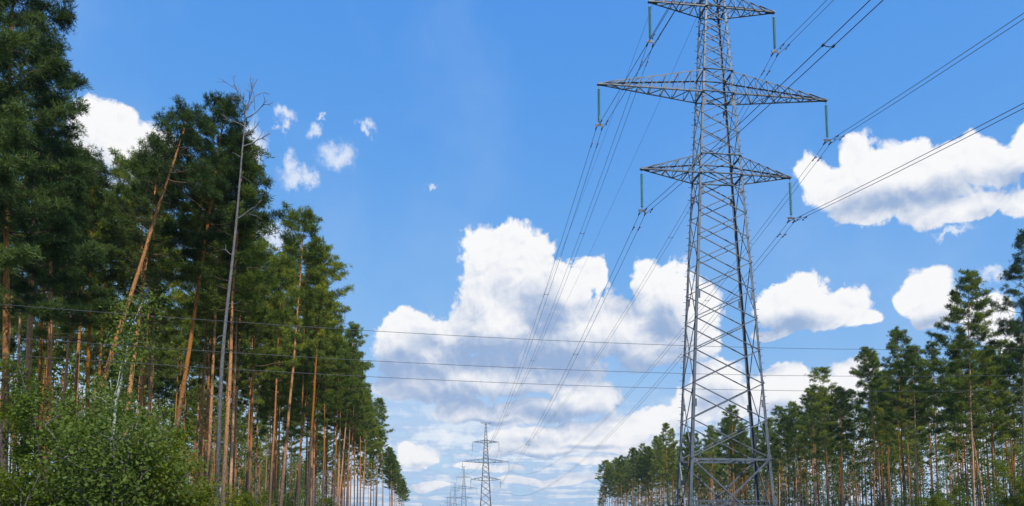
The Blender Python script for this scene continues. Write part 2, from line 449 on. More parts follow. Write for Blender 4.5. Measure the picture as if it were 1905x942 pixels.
def make_tower(name, label, base, levels, halves, wx, wy, htop, detail, group, M):
    """lattice mast on a rectangular foot: x across the line, y along it"""
    root = empty(name, tuple(base), -TH)
    tag(root, label, 'pylon', group)
    W = lambda z: max(wx[0] - wx[1] * z, .9)
    WY = lambda z: max(wy[0] - wy[1] * z, .8)
    def cn(sx, sy, z): return np.array([sx * W(z) / 2, sy * WY(z) / 2, z])
    zl, zm, zt = levels
    ztop_body = zt + 1.3
    lw, bw = (.19, .068) if detail else (.24, .13)
    nodes = [0, 3.0, 6.0] if detail else [0]
    z = 6.0 if detail else 0.0
    while z < ztop_body:
        z += max(W(z) * .47, .85) * (1.0 if detail else 1.5); nodes.append(z)
    nodes[-1] = ztop_body
    # legs
    for sx in (-1, 1):
        for sy in (-1, 1):
            mb = MB()
            segs = [(0, 10), (10, 26), (26, ztop_body)]
            for (a, b) in segs:
                ww = lw * (1.1 if a == 0 else .95 if a == 10 else .75)
                mb.angle(cn(sx, sy, a), cn(sx, sy, b), ww, .022, (-sx, 0, 0), (0, -sy, 0))
            if detail:                                  # splice and gusset plates
                for zz in (6.0, 10, 18, 26, 33):
                    p = cn(sx, sy, zz)
                    mb.bar(p + (-sx * .16, -sy * .005, -.28), p + (-sx * .16, -sy * .005, .28), .30, .03, (0, 1, 0))
            leg = mb.build('leg', M, root)
            if detail and (sx, sy) in ((-1, 1), (1, -1)):
                for k in range(int(ztop_body / .5)):
                    if 2.5 + k * .5 > ztop_body: break
                    p = cn(sx, sy, 2.5 + k * .5)
                    o = link('step_bolt', BOLT, leg); o.location = tuple(p)
                    o.rotation_euler = (0, 0, (0 if sx > 0 else math.pi) if k % 2 else (math.pi / 2 if sy > 0 else -math.pi / 2))
            ft = MB()
            pf = cn(sx, sy, 0)
            ft.bar(pf - (0, 0, .4), pf + (0, 0, .35), .7)
            ft.bar(pf + (0, 0, .35), pf + (0, 0, .42), .45)
            ft.build('concrete_footing', M_conc, root)
    # face bracing, one mesh per face
    for fx, fy in ((0, -1), (0, 1), (-1, 0), (1, 0)):
        mb = MB()
        if fx == 0: A = lambda z: cn(-1, fy, z); B = lambda z: cn(1, fy, z)
        else: A = lambda z: cn(fx, -1, z); B = lambda z: cn(fx, 1, z)
        nrm = np.array([fx, fy, 0.])
        k0 = 0
        nds = nodes if fy else nodes[:3 if detail else 1] + nodes[(4 if detail else 2):-1:2] + nodes[-1:]
        if detail:
            # tall bottom panel: crossed diagonals and a half-height ring
            mb.angle(A(0.2), B(6.0), .11, .014, UP); mb.angle(B(0.2) - nrm * .05, A(6.0) - nrm * .05, .11, .014, UP)
            if fy: mb.angle(A(6.0) + nrm * .02, B(6.0) + nrm * .02, .15, .016, -UP)
            mid = (A(3) + B(3)) / 2
            mb.angle(A(1.5), mid - UP * .1, .07, .01, UP); mb.angle(B(1.5), mid - UP * .1, .07, .01, UP)
            k0 = 2
        for i in range(k0, len(nds) - 1):
            za, zb = nds[i], nds[i + 1]
            ww = bw * (1.15 if za < 14 else 1 if za < 28 else .8)
            mb.angle(A(za), B(zb), ww, .012, UP)
            mb.angle(B(za) - nrm * .05, A(zb) - nrm * .05, ww * .9, .012, UP)
        for zz in (zl, zl + 1.5, zm, zm + 1.8, zt, zt + 1.2):
            mb.angle(A(zz) + nrm * .02, B(zz) + nrm * .02, .11, .012, UP)
        mb.build('face_bracing', M, root)
    if detail:
        def brace(p, q, w_):
            m1 = MB(); m1.angle(p, q, w_, .01, UP); m1.build('cross_brace', M, root)
        for zz in (6.0, zl, zm, zt):
            brace(cn(-1, -1, zz) - UP * .06, cn(1, 1, zz) - UP * .06, .08)
            brace(cn(-1, 1, zz) - UP * .12, cn(1, -1, zz) - UP * .12, .08)
        for a, b in (((-1, -1), (1, 1)), ((-1, 1), (1, -1))):
            brace(cn(*a, 2.6), cn(*b, 2.6), .08)
        for a, b in (((0, -1), (1, 0)), ((1, 0), (0, 1)), ((0, 1), (-1, 0)), ((-1, 0), (0, -1))):
            h, g = W(3) / 2, WY(3) / 2
            brace((a[0] * h, a[1] * g, 2.95), (b[0] * h, b[1] * g, 2.95), .07)
    # crossarms
    tips = []
    for (z0, dz, half, np_) in ((zl, 1.5, halves[0], 5), (zm, 1.8, halves[1], 8), (zt, 1.2, halves[2], 5)):
        for s in (-1, 1):
            mb = MB()
            tip = np.array([s * half, 0, z0 + .45])
            lo = [cn(s, -1, z0), cn(s, 1, z0)]; hi = [cn(s, -1, z0 + dz), cn(s, 1, z0 + dz)]
            te = [tip + (0, -.09, 0), tip + (0, .09, 0)]; tu = [tip + (-s * .5, -.09, .22), tip + (-s * .5, .09, .22)]
            cw = .10 if detail else .14
            for j in (0, 1):
                mb.angle(lo[j], te[j], cw, .014, UP, (0, 1 - 2 * j, 0))
                mb.angle(hi[j], tu[j], cw * .8, .012, -UP, (0, 1 - 2 * j, 0))
            mb.bar(tip + (-s * .65, 0, .03), tip + (s * .1, 0, .03), .24, .10)       # tip plate
            mb.bar(tip + (-s * .5, 0, .1), tip + (-s * .05, 0, .12), .12, .14)
            if not detail: np_ = max(3, np_ // 2 + 1)
            fr = np.linspace(0, 1, np_ + 1)
            LP = [[lo[j] + (te[j] - lo[j]) * t for t in fr] for j in (0, 1)]
            HP = [[hi[j] + (tu[j] - hi[j]) * t for t in fr] for j in (0, 1)]
            bw2 = .052 if detail else .10
            for i in range(np_):
                for j in (0, 1):
                    if i: mb.angle(LP[j][i], HP[j][i], bw2, .01, (s, 0, 0))
                    if i % 2: mb.angle(HP[j][i], LP[j][i + 1], bw2, .01, UP)
                    else: mb.angle(HP[j][i], LP[j][i + 1], bw2, .01, UP)
                if i and i < np_ - 1:
                    mb.angle(LP[0][i], LP[1][i], bw2, .01, UP)
                    if detail: mb.angle(HP[0][i], HP[1][i], bw2 * .8, .01, UP)
                a, b = (0, 1) if i % 2 else (1, 0)
                if i < np_ - 1: mb.angle(LP[a][i], LP[b][i + 1], bw2, .01, UP)
            mb.build('crossarm', M, root)
            tips.append(tip + (0, 0, -.03))
    # earth-wire peak
    mb = MB()
    zp = htop
    hw, hy = W(ztop_body) / 2, WY(ztop_body) / 2
    nk = 5
    zs = np.linspace(ztop_body, zp, nk + 1)
    wz = lambda z: hw + (.22 - hw) * (z - ztop_body) / (zp - ztop_body)
    for sx, sy in ((-1, -1), (1, -1), (1, 1), (-1, 1)):
        mb.angle((sx * hw, sy * hy, ztop_body), (sx * .22, sy * .22, zp), .13, .014, (-sx, 0, 0), (0, -sy, 0))
    for i in range(nk):
        za, zb = zs[i], zs[i + 1]; ha, hb = wz(za), wz(zb); ga, gb = [.22 + (q - .22) * (hy - .22) / (hw - .22) for q in (ha, hb)]
        for k, ((ax, ay), (bx, by)) in enumerate((((-1, -1), (1, -1)), ((1, -1), (1, 1)), ((1, 1), (-1, 1)), ((-1, 1), (-1, -1)))):
            mb.angle((ax * ha, ay * ga, za), (bx * hb, by * gb, zb), .065, .01, UP)
            mb.angle((bx * ha, by * ga, za), (ax * hb, ay * gb, zb), .06, .01, UP)
    pe = []
    for s in (-1, 1):
        tip = np.array([s * 2.2, 0, zp + .1]); pe.append(tip - (0, 0, .15))
        for sy in (-1, 1):
            mb.angle((s * .22, sy * .22, zp), tip + (0, sy * .05, 0), .09, .012, UP)
            mb.angle((s * .3, sy * .24, zp - .7), tip + (0, sy * .05, -.06), .09, .012, UP)
        for t in (.33, .66):
            mb.bar(np.array([s * .22, 0, zp]) * (1 - t) + tip * t, np.array([s * .3, 0, zp - .7]) * (1 - t) + tip * t, .06)
    mb.build('earth_wire_peak', M, root)
    return root, tips, pe

LV1 = (27.3, 33.75, 40.7); HV1 = (5.85, 9.05, 5.0)
LV2 = (17.6, 24.9, 33.0); HV2 = (6.1, 9.55, 5.4)
near_tower, tips1, pe1 = make_tower('lattice_pylon', 'nearest steel lattice pylon, towering over the right half of the clearing', T1, LV1, HV1, (6.72, .125), (2.65, .033), 48.2, True, 'pylons of the high-voltage line', M_steel)
n_t = 6
tower_pos = [T1 - LD * 260, T1] + [T1 + LD * SPAN * k - RD * (.6 if k == 1 else 0) for k in range(1, n_t)]
far_labels = ['second nearest lattice pylon, standing whole and small in the gap between the forests',
              'third pylon of the row, half hidden behind the left arm of the second',
              'fourth pylon of the row, tiny and pale, left of the third',
              'fifth pylon of the row, a pale sliver between the fourth and the farthest',
              'farthest pylon of the row, a faint speck beside the left forest end']
far_proto = None; tipsF = None
for k in range(1, n_t):
    if far_proto is None:
        far_proto, tipsF, peF = make_tower('lattice_pylon', far_labels[0], tower_pos[2], LV2, HV2, (5.2, .115), (2.4, .030), 41.4, False, 'pylons of the high-voltage line', M_steel_far)
    else:
        o = copy_tree(far_proto); o.location = tuple(tower_pos[k + 1]); o['label'] = far_labels[k - 1]

def to_world(base, p):
    return base + RD * p[0] + LD * p[1] + UP * p[2]

# insulator strings
STR = 3.15
def disc_mesh():
    mb = MB()
    mb.lathe([(.02, .075), (.045, .072), (.05, .03), (.075, .022), (.108, -.005), (.112, -.02), (.10, -.028), (.08, -.02), (.05, -.03), (.02, -.035), (.02, -.07)], n=12)
    return mb.mesh('disc', M_glass, True)
D_ME = disc_mesh()
def string_hardware(root, far=False):
    mb = MB()
    mb.bar((0, 0, 0), (0, 0, -.30), .035)
    mb.bar((0, 0, -STR + .25), (0, 0, -STR + .02), .035)
    mb.tube([(0, 0, -.3), (0, 0, -STR + .25)], .016 if not far else .05, 6)
    mb.build('suspension_rod', M_fit, root)
    yk = MB()
    yk.bar((-.28, 0, -STR), (.28, 0, -STR), .05, .14)
    yk.build('yoke_plate', M_fit, root)
    if not far:
        for s in (-1, 1):
            cl = MB()
            cl.bar((s * .22, 0, -STR - .05), (s * .22, 0, -STR - .22), .045)
            cl.bar((s * .22, -.20, -STR - .26), (s * .22, .20, -STR - .26), .07, .09)
            cl.build('cable_clamp', M_fit, root)
HANG = STR + .30
arm_names = ['lower', 'lower', 'middle', 'middle', 'top', 'top']
strings = {}
proto = empty('insulator_string'); string_hardware(proto)
nd = 19
for i in range(nd):
    d = link('glass_disc', D_ME, proto); d.location = (0, 0, -.36 - i * (STR - .68) / (nd - 1))
protoF = empty('insulator_string'); string_hardware(protoF, True)
mbf = MB()
for i in range(10): mbf.lathe([(.03, .1), (.15, .02), (.15, -.03), (.03, -.1)], (0, 0, -.45 - i * .25), 8)
mbf.build('glass_body', M_glass, protoF, True)
usedN = usedF = False
pyl = ['', 'nearest', 'second', 'third', 'fourth']
for ti in range(1, 4):
    tp = tips1 if ti == 1 else tipsF
    for i, tip in enumerate(tp):
        if ti == 1:
            o = proto if not usedN else copy_tree(proto); usedN = True
        else:
            o = protoF if not usedF else copy_tree(protoF); usedF = True
        wp = to_world(tower_pos[ti], tip); o.location = tuple(wp); o.rotation_euler = (0, 0, -TH)
        sd_ = 'left' if tip[0] < 0 else 'right'
        tag(o, f'{"green glass" if ti == 1 else "small"} insulator string under the {sd_} tip of the {pyl[ti]} pylon\'s {arm_names[i]} arm', 'insulator', 'insulator strings of the power line')

def sag_curve(a, b, sag, n):
    t = np.linspace(0, 1, n)
    p = a[None] * (1 - t)[:, None] + b[None] * t[:, None]
    p[:, 2] -= 4 * sag * t * (1 - t)
    return p
def point_on(a, b, sag, t):
    p = a * (1 - t) + b * t; p = p.copy(); p[2] -= 4 * sag * t * (1 - t); return p

damper_mb = MB()
damper_mb.bar((0, -.22, -.10), (0, .22, -.10), .02)
damper_mb.bar((0, 0, .0), (0, 0, -.12), .035)
for s in (-1, 1): damper_mb.tube([(0, s * .15, -.11), (0, s * .29, -.11)], .045, 8)
DAMP = damper_mb.mesh('vibration_damper', M_fit)
sp_mb = MB()
sp_mb.tube([(-.22, 0, 0), (-.08, 0, -.05), (.08, 0, -.05), (.22, 0, 0)], .018, 6)
for s in (-1, 1): sp_mb.bar((s * .22, -.07, 0), (s * .22, .07, 0), .07)
SPACER = sp_mb.mesh('bundle_spacer', M_fit)

def span(ia, ib, rad, sag, fit, pairs=True):
    A, B = tower_pos[ia], tower_pos[ib]
    ta = tips1 if ia <= 1 else tipsF; tb = tips1 if ib <= 1 else tipsF
    where = {(0, 1): 'from nearest pylon over the viewer', (1, 2): 'from nearest pylon to the second', (2, 3): 'from second pylon to the third'}[(ia, ib)]
    for i in range(6):
        for s in (-1, 1) if pairs else (0,):
            off = RD * s * .22
            a = to_world(A, ta[i]) + off - UP * HANG; b = to_world(B, tb[i]) + off - UP * HANG
            mb = MB(); mb.tube(sag_curve(a, b, sag, 48), rad, 5)
            o = mb.build('power_cable', M_cable, None, True)
            sd_ = 'left' if ta[i][0] < 0 else 'right'
            tw = {-1: 'left twin', 1: 'right twin', 0: 'single'}[s]
            tag(o, f'{tw} cable of the {sd_} {arm_names[i]} arm, {where}', 'cable', 'conductors of the power line')
            if fit:
                length = np.linalg.norm(b - a)
                near_end = (ib == 1)
                for dist in (1.5,):
                    t = dist / length; t = 1 - t if near_end else t
                    d = link('vibration_damper', DAMP, o); d.location = tuple(point_on(a, b, sag, t)); d.rotation_euler = (0, 0, -TH)
                if s == -1:
                    for dist in (24, 62, 100, 140):
                        t = dist / length; t = 1 - t if near_end else t
                        d = link('bundle_spacer', SPACER, o); d.location = tuple(point_on(a, b, sag, t) + RD * .22); d.rotation_euler = (0, 0, -TH)
span(0, 1, .019, 12.5, True)
span(1, 2, .017, 9.9, True)
span(2, 3, .026, 8.0, False, False)
for s, e in ((-1, 0), (1, 1)):
    for (ia, ib) in ((0, 1), (1, 2)):
        a = to_world(tower_pos[ia], (pe1 if ia <= 1 else peF)[e]); b = to_world(tower_pos[ib], (pe1 if ib <= 1 else peF)[e])
        mb = MB(); mb.tube(sag_curve(a, b, 6.5, 40), .013, 5)
        tag(mb.build('earth_wire', M_cable, None, True), f'thin {"left" if s < 0 else "right"} earth wire from the nearest pylon\'s peak {"over the viewer" if ia == 0 else "to the second pylon"}', 'wire', 'earth wires of the power line')

# the low line crossing the clearing, three wires between two concrete poles outside the view
rows = [((0, 568), (952, 630), (1905, 648)), ((0, 628), (952, 684), (1905, 697)), ((0, 660), (952, 713), (1905, 725))]
slope = 10.0 / 33.0
poleL, poleR = (-26.0, 17 + (-26 + 12.75) * slope), (38.0, 17 + (38 + 12.75) * slope)
wn = ['uppermost', 'middle', 'lowest']
for k, row in enumerate(rows):
    pts = []
    for (px, py), Y in zip(row, (17.0, 20.86, 27.0)): pts.append(survey(px, py, Y))
    pts = np.array(pts)
    co = np.polyfit(pts[:, 0], pts[:, 2], 2)
    xs = np.linspace(poleL[0], poleR[0], 60)
    P_ = np.stack([xs, 17 + (xs + 12.75) * slope, np.polyval(co, xs)], 1)
    mb = MB(); mb.tube(P_, .0072, 6)
    tag(mb.build('distribution_wire', M_cable, None, True), f'{wn[k]} of the three low wires crossing the clearing sideways', 'wire', 'low wires crossing the clearing')
    rows[k] = (P_[0], P_[-1])
for q, (px, py) in enumerate((poleL, poleR)):
    root = empty('utility_pole', (px, py, 0), math.atan(slope))
    tag(root, f'plain concrete pole carrying the three low wires at the {"left" if q == 0 else "right"} forest edge', 'pole', 'poles of the low line')
    top = max(rows[k][q][2] for k in range(3)) + .1
    mb = MB(); mb.tube([(0, .13, 0), (0, .13, top)], [.17, .11], 8); mb.build('shaft', M_conc, root)
    for k in range(3):
        z = rows[k][q][2]
        mb = MB(); mb.bar((0, .16, z - .12), (0, -.02, z - .12), .05); mb.lathe([(.02, -.1), (.05, -.08), (.05, -.02), (.02, 0)], (0, 0, z), 8)
        mb.build('bracket', M_fit, root)

# ------------------------------------------------------------------ trees
def unit(v): return v / (np.linalg.norm(v, axis=-1, keepdims=True) + 1e-9)

def needles(centres, dirs, r, per, nl, nw, rg):
    """tufts of needle blades fanned round each shoot tip"""
    n = len(centres)
    d = rg.normal(size=(n, per, 3))
    d = unit(unit(d) + dirs[:, None] * .55 + np.array([0, 0, .25]))
    st = centres[:, None] + d * (r[:, None, None] * rg.uniform(.05, .75, (n, per, 1)))
    ln = nl * rg.uniform(.7, 1.25, (n, per, 1))
    en = st + d * ln
    sd = unit(np.cross(d, rg.normal(size=(n, per, 3)))) * nw * .5
    Q = np.stack([st - sd, st + sd, en + sd * .5, en - sd * .5], 2)
    return Q.reshape(-1, 4, 3)

def pine(seed, H=22.0, base=.55, R=2.4, dens=1.0, per=13, nl=.17, nw=.022, M=None, dead=10, r0=.15, gaps=.35):
    rg = np.random.default_rng(seed)
    tr = MB()
    m = 16
    zs = np.linspace(-.3, H * .985, m)
    bx = np.cumsum(rg.normal(0, .035, m)) * (zs / H); by = np.cumsum(rg.normal(0, .035, m)) * (zs / H)
    rad = r0 * (1 - .80 * (np.maximum(zs, 0) / H) ** 1.1); rad[0] *= 1.35; rad[1] *= 1.05; rad[-1] = .02
    axis = np.stack([bx, by, zs], 1)
    tr.tube(axis, rad, 9)
    n_stem = len(tr.f)
    at = lambda z: np.array([np.interp(z, zs, bx), np.interp(z, zs, by), z])
    cz = H * base
    tufts, tdir, trr = [], [], []
    z = cz
    # whorls of limbs
    az0 = rg.uniform(0, 6.28)
    lean_a = rg.uniform(0, 6.28)
    while z < H - .15:
        u = (z - cz) / (H - cz)
        nb = rg.integers(3, 6)
        for _ in range(nb):
            if rg.random() < gaps * (1 - u): continue
            az0 += 2.4 + rg.normal(0, .35)
            prof = (min(1, .55 + u * 3.0)) * (1 - u) ** .72 * 1.12 + .07
            ln = R * prof * rg.uniform(.62, 1.15) * (1 + .22 * math.cos(az0 - lean_a))
            if rg.random() < .06: ln *= 1.3
            k = 7
            t = np.linspace(0, 1, k)
            rise = (-.10 + .75 * u) + rg.normal(0, .12)
            d = np.array([math.cos(az0), math.sin(az0), 0])
            side = np.array([-d[1], d[0], 0])
            P_ = at(z) + d * (t * ln)[:, None] + UP * (rise * ln * t + (.18 * ln) * t ** 2 + rg.normal(0, .03 * ln, k) * t)[:, None] + side * (np.cumsum(rg.normal(0, .045 * ln, k)) * t)[:, None]
            tr.tube(P_, np.linspace(.032, .008, k) * (.5 + .4 * ln / R) * (1.2 - .5 * u), 5, False)
            # side shoots carrying tufts, gathered into pads towards the limb's end
            ns = max(3, int(ln * 3.7 * dens))
            for q in range(ns):
                tt = 1 - abs(rg.normal(0, .33)) if q else 1.0
                if tt < .22: continue
                base_p = np.array([np.interp(tt, t, P_[:, j]) for j in range(3)])
                sl = rg.uniform(.15, .62) * (1.15 - .5 * tt) * min(1, ln / 1.2)
                sdv = unit(d * rg.uniform(.2, 1.0) + side * rg.normal(0, .9) + UP * rg.normal(.28, .25))
                tip = base_p + sdv * sl
                if q % 2 == 0: tr.tube([base_p, (base_p + tip) / 2 + UP * .02, tip], [.011, .008, .005], 3, False)
                for e in range(5):
                    tufts.append(tip + (rg.normal(0, 1, 3) * (.14, .14, .07) if e else 0) - sdv * .075 * e); tdir.append(sdv); trr.append(rg.uniform(.10, .16))
        z += rg.uniform(.42, .72) * max((H - cz) / 9.5, .8) * (1 - .45 * u)
    for q in range(8):
        tufts.append(at(H * .985) + rg.normal(0, .08, 3) + UP * rg.uniform(-.5, .15)); tdir.append(UP); trr.append(.12)
    # dead stubs and bare twigs below the crown
    for _ in range(dead):
        zz = rg.uniform(cz * .45, cz * 1.05); a = rg.uniform(0, 6.28); ln = rg.uniform(.3, 1.5)
        d = np.array([math.cos(a), math.sin(a), rg.uniform(-.3, .25)])
        P_ = at(zz) + d * (np.linspace(0, 1, 4) * ln)[:, None] + rg.normal(0, .05, (4, 3)) * np.linspace(0, 1, 4)[:, None]
        tr.tube(P_, [.022, .016, .011, .005], 4, False)
    tm = tr.mesh('trunk', M_bark, True)
    tm.materials.append(M_limb)
    mi = np.ones(len(tr.f), dtype=np.int32); mi[:n_stem] = 0
    tm.polygons.foreach_set('material_index', mi)
    V = needles(np.array(tufts), unit(np.array(tdir)), np.array(trr), per, nl, nw, rg)
    cm = soup('crown', V, 4, M or M_needle)
    return tm, cm, H

PV = []
spec = [(.46, 2.6, 1.15), (.54, 2.2, 1.1), (.58, 2.6, 1.1), (.42, 2.9, 1.2), (.62, 2.2, 1.1), (.50, 2.0, 1.0), (.52, 2.9, 1.2), (.64, 2.1, 1.1), (.44, 3.3, 1.7), (.66, 2.3, 1.2), (.70, 2.5, 1.3)]
for i, (bs, rr, dn) in enumerate(spec):
    PV.append(pine(100 + i, 22.0, bs, rr, dn * 1.05, 13, .19, .030, M_needle, r0=.095 + .012 * (i % 4)))
NV = []      # denser trees for those nearest the camera
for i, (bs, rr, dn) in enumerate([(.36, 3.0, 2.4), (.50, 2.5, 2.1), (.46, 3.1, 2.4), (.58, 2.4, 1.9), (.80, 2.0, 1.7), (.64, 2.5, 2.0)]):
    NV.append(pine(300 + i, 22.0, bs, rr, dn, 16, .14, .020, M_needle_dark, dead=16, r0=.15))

def place_pine(var, x, y, h, label, group=None, rz=None, tilt=None, wide=1.0, name='pine_tree'):
    tm, cm, H = var
    root = empty(name, (x, y, 0))
    sc = h / H
    sw = sc ** .6 * wide
    root.scale = (sw, sw, sc)
    rz = rng.uniform(0, 6.28) if rz is None else rz
    if tilt is None:
        tilt = (rng.normal(0, .010), rng.normal(0, .010))
    root.rotation_mode = 'XYZ'
    # lean: tilt = (to the right, away), applied after turning the tree round its axis
    root.rotation_euler = (Matrix.Rotation(tilt[0], 4, 'Y') @ Matrix.Rotation(-tilt[1], 4, 'X') @ Matrix.Rotation(rz, 4, 'Z')).to_euler()
    link('trunk', tm, root); link('crown', cm, root)
    tag(root, label, 'tree', group)
    return root

SKY_L = np.array([(-400, -400), (0, -200), (60, -60), (100, 60), (130, 200), (150, 300), (175, 290), (210, 345), (250, 300), (300, 262), (345, 230), (380, 225), (430, 200), (470, 300), (500, 440), (530, 470), (567, 400), (600, 450), (620, 500), (650, 600), (690, 680), (705, 745), (740, 835), (760, 900), (790, 960)], float)
SKY_R = np.array([(1100, 960), (1120, 862), (1145, 850), (1180, 812), (1240, 792), (1300, 800), (1360, 762), (1400, 790), (1450, 762), (1490, 735), (1530, 690), (1580, 715), (1612, 655), (1645, 690), (1670, 628), (1735, 648), (1770, 600), (1790, 560), (1830, 640), (1870, 600), (1895, 560), (2400, 420)], float)
def top_z(tab, px, Y):
    py = np.interp(px, tab[:, 0], tab[:, 1]); return survey(px, py, Y)[2]
def crown_limit(tab, px, Y):
    w = 2.0 * 1270 / Y
    return min(top_z(tab, px + k * w, Y) + .9 * abs(k) for k in (-1, -.5, 0, .5, 1))
def px_of(x, y, z=10.0):
    p = math.atan(108 / 1270); d = y * math.cos(p) + (z - 1.6) * math.sin(p)
    return 952.5 + 1270 * x / d

taken = []
def free(x, y, dmin):
    return all((x - a) ** 2 + (y - b) ** 2 > dmin * dmin for a, b in taken)
def lean_place(var, base, top, Y, label, group, wide=1.0, dY=0.0):
    """base and top as seen; the trunk foot is found by running the axis down to the ground"""
    b = survey(*base, Y); t = survey(*top, Y + dY)
    ax = t - b; foot = b - ax * (b[2] / ax[2])
    v = t - foot; h = np.linalg.norm(v)
    tx = math.atan2(v[0], v[2]); ty = math.atan2(v[1], v[2])
    taken.append((foot[0], foot[1]))
    return place_pine(var, foot[0], foot[1], h, label, group, None, (tx, ty), wide)

GL, GR = 'pines of the left forest', 'pines of the right forest'
# --- left forest, trees that can be told apart
hero_L = [
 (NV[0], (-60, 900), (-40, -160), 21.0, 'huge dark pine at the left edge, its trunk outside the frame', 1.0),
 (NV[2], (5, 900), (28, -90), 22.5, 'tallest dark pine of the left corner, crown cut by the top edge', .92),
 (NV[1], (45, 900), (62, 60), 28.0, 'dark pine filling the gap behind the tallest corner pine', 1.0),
 (NV[1], (93, 740), (110, 190), 25.5, 'straight slim pine with a pale trunk above the broad leafy bush', .85),
 (PV[1], (122, 700), (150, 300), 33.0, 'thin pine just right of the pale straight trunk above the bush', 1.0),
 (NV[3], (160, 900), (177, 288), 33.0, 'small pointed pine against the white cloud at left', .9),
 (NV[5], (240, 740), (298, 262), 32.0, 'broad bushy pine right of the pointed one, below the white cloud', 1.0),
 (PV[10], (262, 740), (262, 300), 37.0, 'pine with a wide flat crown behind the steeply leaning one', 1.0),
 (NV[4], (215, 640), (352, 208), 28.0, 'steeply leaning pine with bare orange trunk', 1.0),
 (NV[5], (332, 780), (424, 186), 32.0, 'gently leaning tall pine left of the grey dead tree', .9),
 (PV[2], (419, 860), (455, 262), 33.0, 'orange-trunked pine standing right against the grey dead tree', 1.05),
 (PV[9], (392, 800), (418, 300), 35.0, 'thin pine whose trunk shows just left of the dead tree', 1.0),
 (PV[4], (375, 760), (395, 330), 39.0, 'slender pine between the gently leaning pine and the dead tree', 1.0),
 (PV[4], (502, 942), (533, 480), 41.0, 'left pine of the orange-trunked trio beyond the dead tree', .95),
 (PV[10], (522, 942), (567, 398), 45.0, 'tallest pine of the trio beyond the dead tree, pointed top', 1.0),
 (PV[9], (571, 942), (597, 455), 47.0, 'right pine of the trio, bright orange trunk and lopsided crown', 1.0),
 (PV[5], (548, 942), (590, 620), 54.0, 'dark-stemmed pine leaning behind the lopsided trio pine', .9),
 (PV[4], (630, 942), (662, 607), 72.0, 'pine with a detached rounded crown right of the trio', 1.0),
 (PV[4], (640, 942), (640, 640), 80.0, 'thin straight pine beside the rounded crown', .95),
 (PV[7], (700, 942), (706, 742), 122.0, 'pointed pine near the far end of the left forest', 1.1),
]
for v, b, t, Y, lab, wd in hero_L: lean_place(v, b, t, Y, lab, GL, wd)
# --- right forest, trees that can be told apart
hero_R = [
 (PV[8], (1812, 942), (1793, 510), 57.0, 'tallest free-standing pine of the right forest, airy crown', .95),
 (PV[4], (1832, 942), (1795, 700), 59.0, 'leaning orange stem directly behind the tallest right-hand pine', .9),
 (NV[1], (1905, 942), (1899, 430), 46.0, 'dark pine cut by the right edge of the frame', .85),
 (PV[2], (1683, 942), (1671, 618), 74.0, 'full dark-topped pine with a bright orange stem in the right forest', .95),
 (PV[6], (1746, 942), (1735, 640), 72.0, 'pine just left of the tallest one, straight reddish stem', .9),
 (PV[7], (1640, 942), (1609, 648), 78.0, 'thin pale leaning pine with a tiny pointed top', .8),
 (PV[4], (1627, 942), (1628, 655), 82.0, 'ragged twin-topped pine beside the pale leaning one', .8),
 (PV[0], (1541, 942), (1528, 683), 88.0, 'wide green pine standing forward, right of the nearest pylon', 1.15),
 (PV[1], (1450, 942), (1450, 756), 118.0, 'pine directly behind the right leg of the nearest pylon', 1.1),
 (PV[3], (1366, 942), (1362, 755), 118.0, 'tall pine seen through the lattice of the nearest pylon', 1.1),
 (PV[5], (1243, 942), (1240, 788), 150.0, 'pointed pine left of the nearest pylon\'s legs', 1.1),
 (PV[7], (1123, 942), (1128, 857), 232.0, 'lone thin pine ending the right forest above the far wood', 1.4),
]
for v, b, t, Y, lab, wd in hero_R: lean_place(v, b, t, Y, lab, GR, wd)

# --- rows behind and along
def rest(side, n, t_rng, a_fun, tab, lab_front, lab_back, group, dmin, hh=(20.5, 24)):
    k = tries = 0
    while k < n and tries < 20000:
        tries += 1
        t = t_rng[0] + (t_rng[1] - t_rng[0]) * rng.random() ** 1.25
        a, front = a_fun(t)
        p = LD * t + RD * a
        if p[1] < 23 or not free(p[0], p[1], dmin): continue
        px = px_of(p[0], p[1])
        if px < -60 or px > 1960: continue
        h = rng.uniform(*hh)
        lim = crown_limit(tab, px, p[1]) - rng.uniform(.1, 1.6)
        if side[0] == 'l' and p[1] < np.interp(px, [0, 60, 150, 330, 470, 480, 620, 640, 2000], [27, 32, 36, 36, 37, 50, 52, 24, 24]): continue
        if h > lim: h = lim
        if h < 12.5: continue
        taken.append((p[0], p[1]))
        v = PV[rng.choice([9, 10, 7] if side[0] == 'l' and px < 450 else [2, 4, 7, 9, 10, 6] if side[0] == 'l' else [0, 1, 2, 3, 4, 5, 6, 7])]
        place_pine(v, p[0], p[1], h, lab_front if front else lab_back, group, None, None, rng.uniform(.72, 1.0))
        k += 1
    print('rest', side, k, tries)
def aL(t):
    f = rng.random() < .34
    return (-(9.6 + rng.random() * 2.4) if f else -(12 + rng.random() ** 1.3 * (22 + t * .06))), f
def aR(t):
    e = 45 + t * .055
    f = rng.random() < .3
    return ((e + rng.random() * 3) if f else e + 3 + rng.random() ** 1.2 * 34), f
rest('left near', 62, (26, 90), aL, SKY_L, 'slim pine in the front row of the left forest, among near-identical stems', 'pine standing inside the left forest, mostly behind other stems', GL, 1.5)
rest('left far', 76, (62, 250), aL, SKY_L, 'slim pine in the front row of the left forest, among near-identical stems', 'pine standing inside the left forest, mostly behind other stems', GL, 1.7)
rest('right', 128, (42, 262), aR, SKY_R, 'slim pine in the front row of the right forest, among near-identical stems', 'pine standing inside the right forest, mostly behind other stems', GR, 1.9)

